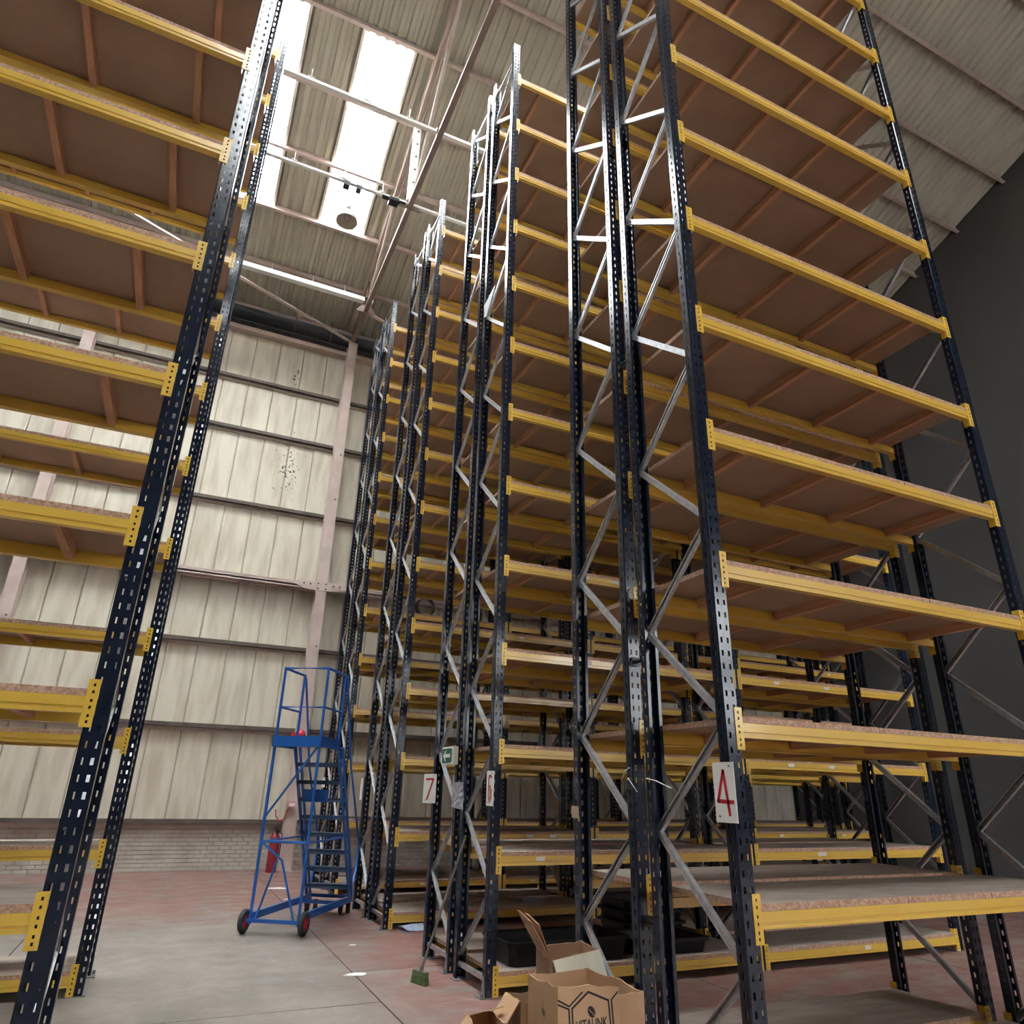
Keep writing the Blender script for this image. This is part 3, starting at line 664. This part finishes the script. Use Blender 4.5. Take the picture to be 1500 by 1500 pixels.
# ------------------------------------------------------------------ broom leaning on the paired uprights
br = thing('broom', 'green broom with grey handle leaning on the racks', 'broom', (2.365, 6.93, 0))
ang = math.radians(-70)
b = MB(); u = Vector((math.cos(ang), math.sin(ang), 0)); n = Vector((-u.y, u.x, 0))
def obox(b, c, u, n, l, wd, z0, z1, t=1.0):
    p = [c+u*i*l/2+n*j*wd/2 for i, j in ((-1, -1), (1, -1), (1, 1), (-1, 1))]; q = [c+u*i*l*t/2+n*j*wd*t/2 for i, j in ((-1, -1), (1, -1), (1, 1), (-1, 1))]
    k = len(b.v); b.v += [(v.x, v.y, z0) for v in p]+[(v.x, v.y, z1) for v in q]
    for f in ((3, 2, 1, 0), (4, 5, 6, 7), (0, 1, 5, 4), (1, 2, 6, 5), (2, 3, 7, 6), (3, 0, 4, 7)): b.f.append(tuple(k+i for i in f)); b.m.append(0)
c0 = Vector((0, 0, 0))
obox(b, c0, u, n, 0.185, 0.045, 0.065, 0.10, 0.96); link('head', b.mesh('head', GREENH), br)
b = MB(); obox(b, c0, u, n, 0.20, 0.055, 0.0, 0.065, 0.88); link('bristles', b.mesh('bristles', GREENB), br)
b = MB(); b.tube([(0, 0, 0.08), (0.012, -0.006, 0.14)], 0.02, 10); link('socket', b.mesh('socket', STEEL), br)
b = MB(); b.tube([(0.01, -0.004, 0.12), (0.325, -0.14, 1.20)], 0.013, 8); link('handle', b.mesh('handle', STEEL), br)
b = MB(); b.tube([(0.319, -0.137, 1.18), (0.328, -0.141, 1.21)], 0.016, 8); tag(link('grip', b.mesh('grip', GREENB), br), 'green handle end')

# ------------------------------------------------------------------ black trays on the shelves
def tray(label, loc, rz, l, wd, h, stack=1):
    for k in range(stack):
        t = thing('black_tray', label if stack == 1 else label[k], 'tray', (loc[0], loc[1], loc[2]+k*0.117), rz, None)
        b = MB(); th = 0.008; s = 0.03
        def ring(o, z): return [(-l/2+o, -wd/2+o, z), (l/2-o, -wd/2+o, z), (l/2-o, wd/2-o, z), (-l/2+o, wd/2-o, z)]
        def chamf(r, c=0.05):
            (x0, y0, z), (x1, _, _), (_, y1, _), _ = r
            return [(x0+c, y0, z), (x1-c, y0, z), (x1, y0+c, z), (x1, y1-c, z), (x1-c, y1, z), (x0+c, y1, z), (x0, y1-c, z), (x0, y0+c, z)]
        A0, A1, A2, A3 = chamf(ring(s, 0)), chamf(ring(0.004, h-0.02)), chamf(ring(0.012, h-0.02)), chamf(ring(s+th, th))
        for p, q in ((A0, A1), (A2, A3)):
            for i in range(8): b.quad(p[i], p[(i+1) % 8], q[(i+1) % 8], q[i])
        b.poly(list(reversed(A0))); b.poly(A3); link('tub', b.mesh('tub', BLACKP), t)
        b = MB(); O, I = chamf(ring(-0.02, h)), chamf(ring(0.016, h)); O2 = chamf(ring(-0.02, h-0.025))
        for i in range(8): b.quad(O[i], O[(i+1) % 8], I[(i+1) % 8], I[i]); b.quad(O2[i], O2[(i+1) % 8], O[(i+1) % 8], O[i])
        for i in range(8): b.quad(O2[i], O2[(i+1) % 8], A1[(i+1) % 8], A1[i])
        link('rim', b.mesh('rim', BLACKP), t)
ZT = ZL0+0.067
tray('large black plastic tray at the end of the bottom shelf near the broom', (3.60, 6.66, ZT), 0, 1.24, 0.62, 0.19)
tray('low black plastic tray further along the bottom shelf behind the open boxes', (4.75, 6.66, ZT), 0, 0.85, 0.60, 0.13)
tray(['bottom black tray of the stack at the back of the lowest shelf', 'middle black tray of the stack at the back of the lowest shelf', 'topmost black tray of the stack at the back of the lowest shelf'], (5.20, 7.575, ZT), 0, 0.80, 0.60, 0.115, 3)

# ------------------------------------------------------------------ cardboard boxes
def carton(name, label, pts, z0, z1, m, flaps=(), th=0.006, drop=None):
    """pts: four floor corners anticlockwise; walls are separate panels of real thickness"""
    t = thing(name, label, 'box', (pts[0][0], pts[0][1], 0)); o = Vector((pts[0][0], pts[0][1], 0))
    P = [Vector((p[0], p[1], 0))-o for p in pts]; cen = sum(P, Vector())/4
    b = MB()
    for i in range(4):
        p, q = P[i], P[(i+1) % 4]; d = (q-p).normalized(); nn = Vector((d.y, -d.x, 0))
        if nn.dot(cen-p) > 0: nn = -nn
        K = 6; tops = [z1+random.uniform(-0.012, 0.004)*(0 < k < K)-(drop[1]*(k/K)**2 if drop and drop[0] == i else 0) for k in range(K+1)]
        for k in range(K):
            a, c = p+(q-p)*k/K, p+(q-p)*(k+1)/K
            ai, ci = a-nn*th, c-nn*th
            za, zc = tops[k], tops[k+1]
            b.quad((a.x, a.y, z0), (c.x, c.y, z0), (c.x, c.y, zc), (a.x, a.y, za)); b.quad((ci.x, ci.y, z0), (ai.x, ai.y, z0), (ai.x, ai.y, za), (ci.x, ci.y, zc))
            b.quad((a.x, a.y, za), (c.x, c.y, zc), (ci.x, ci.y, zc), (ai.x, ai.y, za))
    b.poly([(v.x, v.y, z0+0.004) for v in P]); link('carton_body', b.mesh('carton_body', m), t)
    for (i, ln, tilt, fm) in flaps:      # tilt: 0 = straight up, 90 = flat outward, 180 = folded down outside
        p, q = P[i], P[(i+1) % 4]; d = (q-p).normalized(); nn = Vector((d.y, -d.x, 0))
        if nn.dot(cen-p) > 0: nn = -nn
        K = 6; b = MB(); a_ = math.radians(tilt); dirv = nn*math.sin(a_)+Vector((0, 0, 1))*math.cos(a_); nrm = Vector((0, 0, 1))*math.sin(a_)-nn*math.cos(a_)
        base = Vector((0, 0, z1))+nn*0.002
        for k in range(K):
            s0, s1 = 0.02+0.96*k/K, 0.02+0.96*(k+1)/K
            l0, l1 = ln*random.uniform(0.93, 1.0), ln*random.uniform(0.93, 1.0)
            e = [p+(q-p)*s0+base, p+(q-p)*s1+base, p+(q-p)*s1+base+dirv*ln*(0.97+0.03*math.sin(5*s1)), p+(q-p)*s0+base+dirv*ln*(0.97+0.03*math.sin(5*s0))]
            b.prism(e, nrm*0.005)
        link('flap', b.mesh('flap', fm), t)
    return t
def flat_print(parent, name, o, ux, uz, nrm, polys, m):
    """flat ink shapes lying on a carton face: polys in face coordinates"""
    b = MB()
    for pl in polys: b.poly([tuple(o+ux*x+uz*z+nrm*0.0012) for x, z in pl])
    return link(name, b.mesh(name, m), parent)
vf, vr_, vk, vl = (1.965, 3.62), (2.349, 3.651), (2.326, 3.937), (1.942, 3.906)
vb = carton('cardboard_box', 'open kraft box printed with black hexagon lines and VITALINK', [vf, vr_, vk, vl], 0.0, 0.70, KRAFT, drop=(0, 0.035))
ux = Vector((vr_[0]-vf[0], vr_[1]-vf[1], 0)); FW = ux.length; ux.normalize(); nf = Vector((ux.y, -ux.x, 0)); O = Vector((0, 0, 0)); UZ = Vector((0, 0, 1))
def stroke(a, c, wd):
    a, c = Vector((*a, 0)), Vector((*c, 0)); d = (c-a).normalized(); p = Vector((-d.y, d.x, 0))*wd/2; e = d*wd*0.4
    return [(v.x, v.y) for v in (a-e+p, c+e+p, c+e-p, a-e-p)]
cx = 0.204
hexi = [(0.085, 0.600), (0.098, 0.40), (0.215, 0.345), (0.333, 0.40), (0.312, 0.614), (0.186, 0.662)]
hexo = [(0.066, 0.599), (0.080, 0.385), (0.215, 0.325), (0.352, 0.385), (0.331, 0.615)]
L_ = [stroke(hexi[i], hexi[(i+1) % 6], 0.010) for i in range(6)]+[stroke(hexo[i], hexo[i+1], 0.010) for i in range(4)]
L_ += [stroke((0.002, 0.642), (0.068, 0.611), 0.008), stroke((0.002, 0.624), (0.066, 0.599), 0.008), stroke((0.068, 0.611), (0.148, 0.664), 0.008), stroke((0.331, 0.615), (0.372, 0.645), 0.008)]
flat_print(vb, 'hexagon_print', O, ux, UZ, nf, L_, INK)
def ell(c, a, bb, rot, n=18):
    return [(c[0]+a*math.cos(t)*math.cos(rot)-bb*math.sin(t)*math.sin(rot), c[1]+a*math.cos(t)*math.sin(rot)+bb*math.sin(t)*math.cos(rot)) for t in [2*math.pi*k/n for k in range(n)]]
flat_print(vb, 'leaf_print', O, ux, UZ, nf*1.1, [ell((cx, 0.575), 0.029, 0.020, -0.9)], INK)
flat_print(vb, 'leaf_vein', O, ux, UZ, nf*1.6, [stroke((cx-0.016, 0.588), (cx+0.020, 0.556), 0.003)], KRAFT)
me = text_mesh('VITALINK', 0.062, INK, 0.73, 0.0005, 0.0008); o = link('brand_print', me, vb, tuple(ux*cx+UZ*0.503+nf*0.0012)); o.rotation_euler = (math.pi/2, 0, math.atan2(ux.y, ux.x))
lx = Vector((vf[0]-vl[0], vf[1]-vl[1], 0)).normalized(); nl = Vector((lx.y, -lx.x, 0)); OL = Vector((vl[0]-vf[0], vl[1]-vf[1], 0))
flat_print(vb, 'side_leaf_print', OL, lx, UZ, nl, [ell((0.155, 0.565), 0.02, 0.013, -0.9), stroke((0.15, 0.59), (0.147, 0.61), 0.004)], mat('faded_print', (0.2, 0.13, 0.08), 0.8))
carton('cardboard_box', 'plain kraft box tucked between the printed box and the paired uprights', [(2.375, 3.80), (2.595, 3.785), (2.625, 4.09), (2.40, 4.10)], 0.0, 0.60, KRAFT)
carton('cardboard_box', 'brown box with a white faced flap hanging over its front and raised torn flaps', [(2.206, 4.138), (2.655, 4.338), (2.69, 4.62), (2.30, 4.52)], 0.0, 0.70, KRAFTD,
       flaps=((0, 0.20, 158, KRAFTW), (3, 0.25, 32, KRAFTD), (3, 0.21, 22, KRAFTD)))
carton('cardboard_box', 'brown open box behind the printed box with a pale splayed flap', [(1.945, 4.00), (2.18, 4.02), (2.17, 4.11), (1.95, 4.20)], 0.0, 0.555, KRAFTD,
       flaps=((3, 0.15, 142, KRAFT),))
carton('cardboard_box', 'small pale box at the far left of the carton pile', [(1.66, 3.93), (1.84, 3.95), (1.85, 4.20), (1.70, 4.15)], 0.0, 0.48, KRAFT,
       flaps=((2, 0.13, -72, KRAFT), (0, 0.10, 150, KRAFT), (3, 0.08, 140, KRAFT)))

# ------------------------------------------------------------------ litter
def scrap(name, label, cat, x, y, r, m, h=0.006, sx=1.0, z=0.001):
    b = MB(); n = 9; P = [(r*sx*random.uniform(0.6, 1)*math.cos(2*math.pi*k/n), r*random.uniform(0.45, 0.8)*math.sin(2*math.pi*k/n), random.uniform(0, h)) for k in range(n)]
    for k in range(n): b.poly([(0, 0, h), P[k], P[(k+1) % n]])
    b.poly([(p[0], p[1], 0) for p in reversed(P)])
    return tag(link(name, b.mesh(name, m), None, (x, y, z), random.uniform(-0.4, 0.4)), label, cat)
scrap('paper_scrap', 'torn white paper scrap on open concrete between the steps and broom', 'paper', 1.90, 7.44, 0.10, PAPER, sx=1.2)
scrap('paper_scrap', 'small white paper shred on the floor in front of the big wheel', 'paper', 2.18, 8.75, 0.05, PAPER)
scrap('paper_scrap', 'long pale paper strip on the red floor beyond the steps', 'paper', 2.02, 13.7, 0.16, PAPER, sx=1.6)
scrap('paper_scrap', 'white paper piece on the floor under the steps', 'paper', 2.0, 12.4, 0.07, PAPER)
scrap('plastic_sheet', 'crumpled pale blue plastic under the bottom beam of the rack', 'plastic', 3.06, 9.40, 0.16, BLUEPL, 0.07, 1.3)
scrap('plastic_sheet', 'pale blue plastic sheet on the shelf floor further back', 'plastic', 5.0, 9.9, 0.2, BLUEPL, 0.05, 1.3, z=ZL0+0.067)

# ------------------------------------------------------------------ wire coils and cable ties on the racks
def coil(label, x, y, z, r):
    c = thing('cable_coil', label, 'cable', (x, y, z))
    for k in range(5):
        b = MB(); rr = r*random.uniform(0.93, 1.0)
        b.tube([(rr*math.cos(t*math.pi/14), 0.03*k-0.06+0.012*math.sin(t*0.9+k), r+0.012+rr*math.sin(t*math.pi/14)) for t in range(29)], 0.011, 6)
        link('turn', b.mesh('turn', mat('dark_cable', (0.06, 0.065, 0.07), 0.35) if k == 0 and not bpy.data.materials.get('dark_cable') else bpy.data.materials['dark_cable'], True), c)
zc = ZL0+DZ*5+0.066
coil('dark cable coil standing on the shelf, nearer its end upright', 3.62, 12.98, zc, 0.17)
coil('dark cable coil standing on the shelf, second in from the end', 4.06, 12.98, zc, 0.19)
def tie(label, pts):
    p0 = Vector(pts[0]); b = MB(); b.tube([Vector(p)-p0 for p in pts], 0.0028, 6); b.box(-0.006, 0.006, -0.006, 0.006, -0.005, 0.005)
    tag(link('cable_tie', b.mesh('cable_tie', PAPER), None, tuple(p0)), label, 'cable tie')
tie('long white cable tie sticking out from the paired uprights towards the 4 sign', [(2.715, 3.83, 1.70), (2.705, 3.72, 1.685), (2.70, 3.57, 1.645)])
tie('short white cable tie slanting down across the paired uprights', [(2.712, 4.03, 1.70), (2.705, 3.99, 1.675), (2.70, 3.92, 1.62)])
tie('thin white cable tie curling off the left of the paired uprights', [(2.712, 4.02, 1.765), (2.705, 4.06, 1.745), (2.70, 4.09, 1.69)])
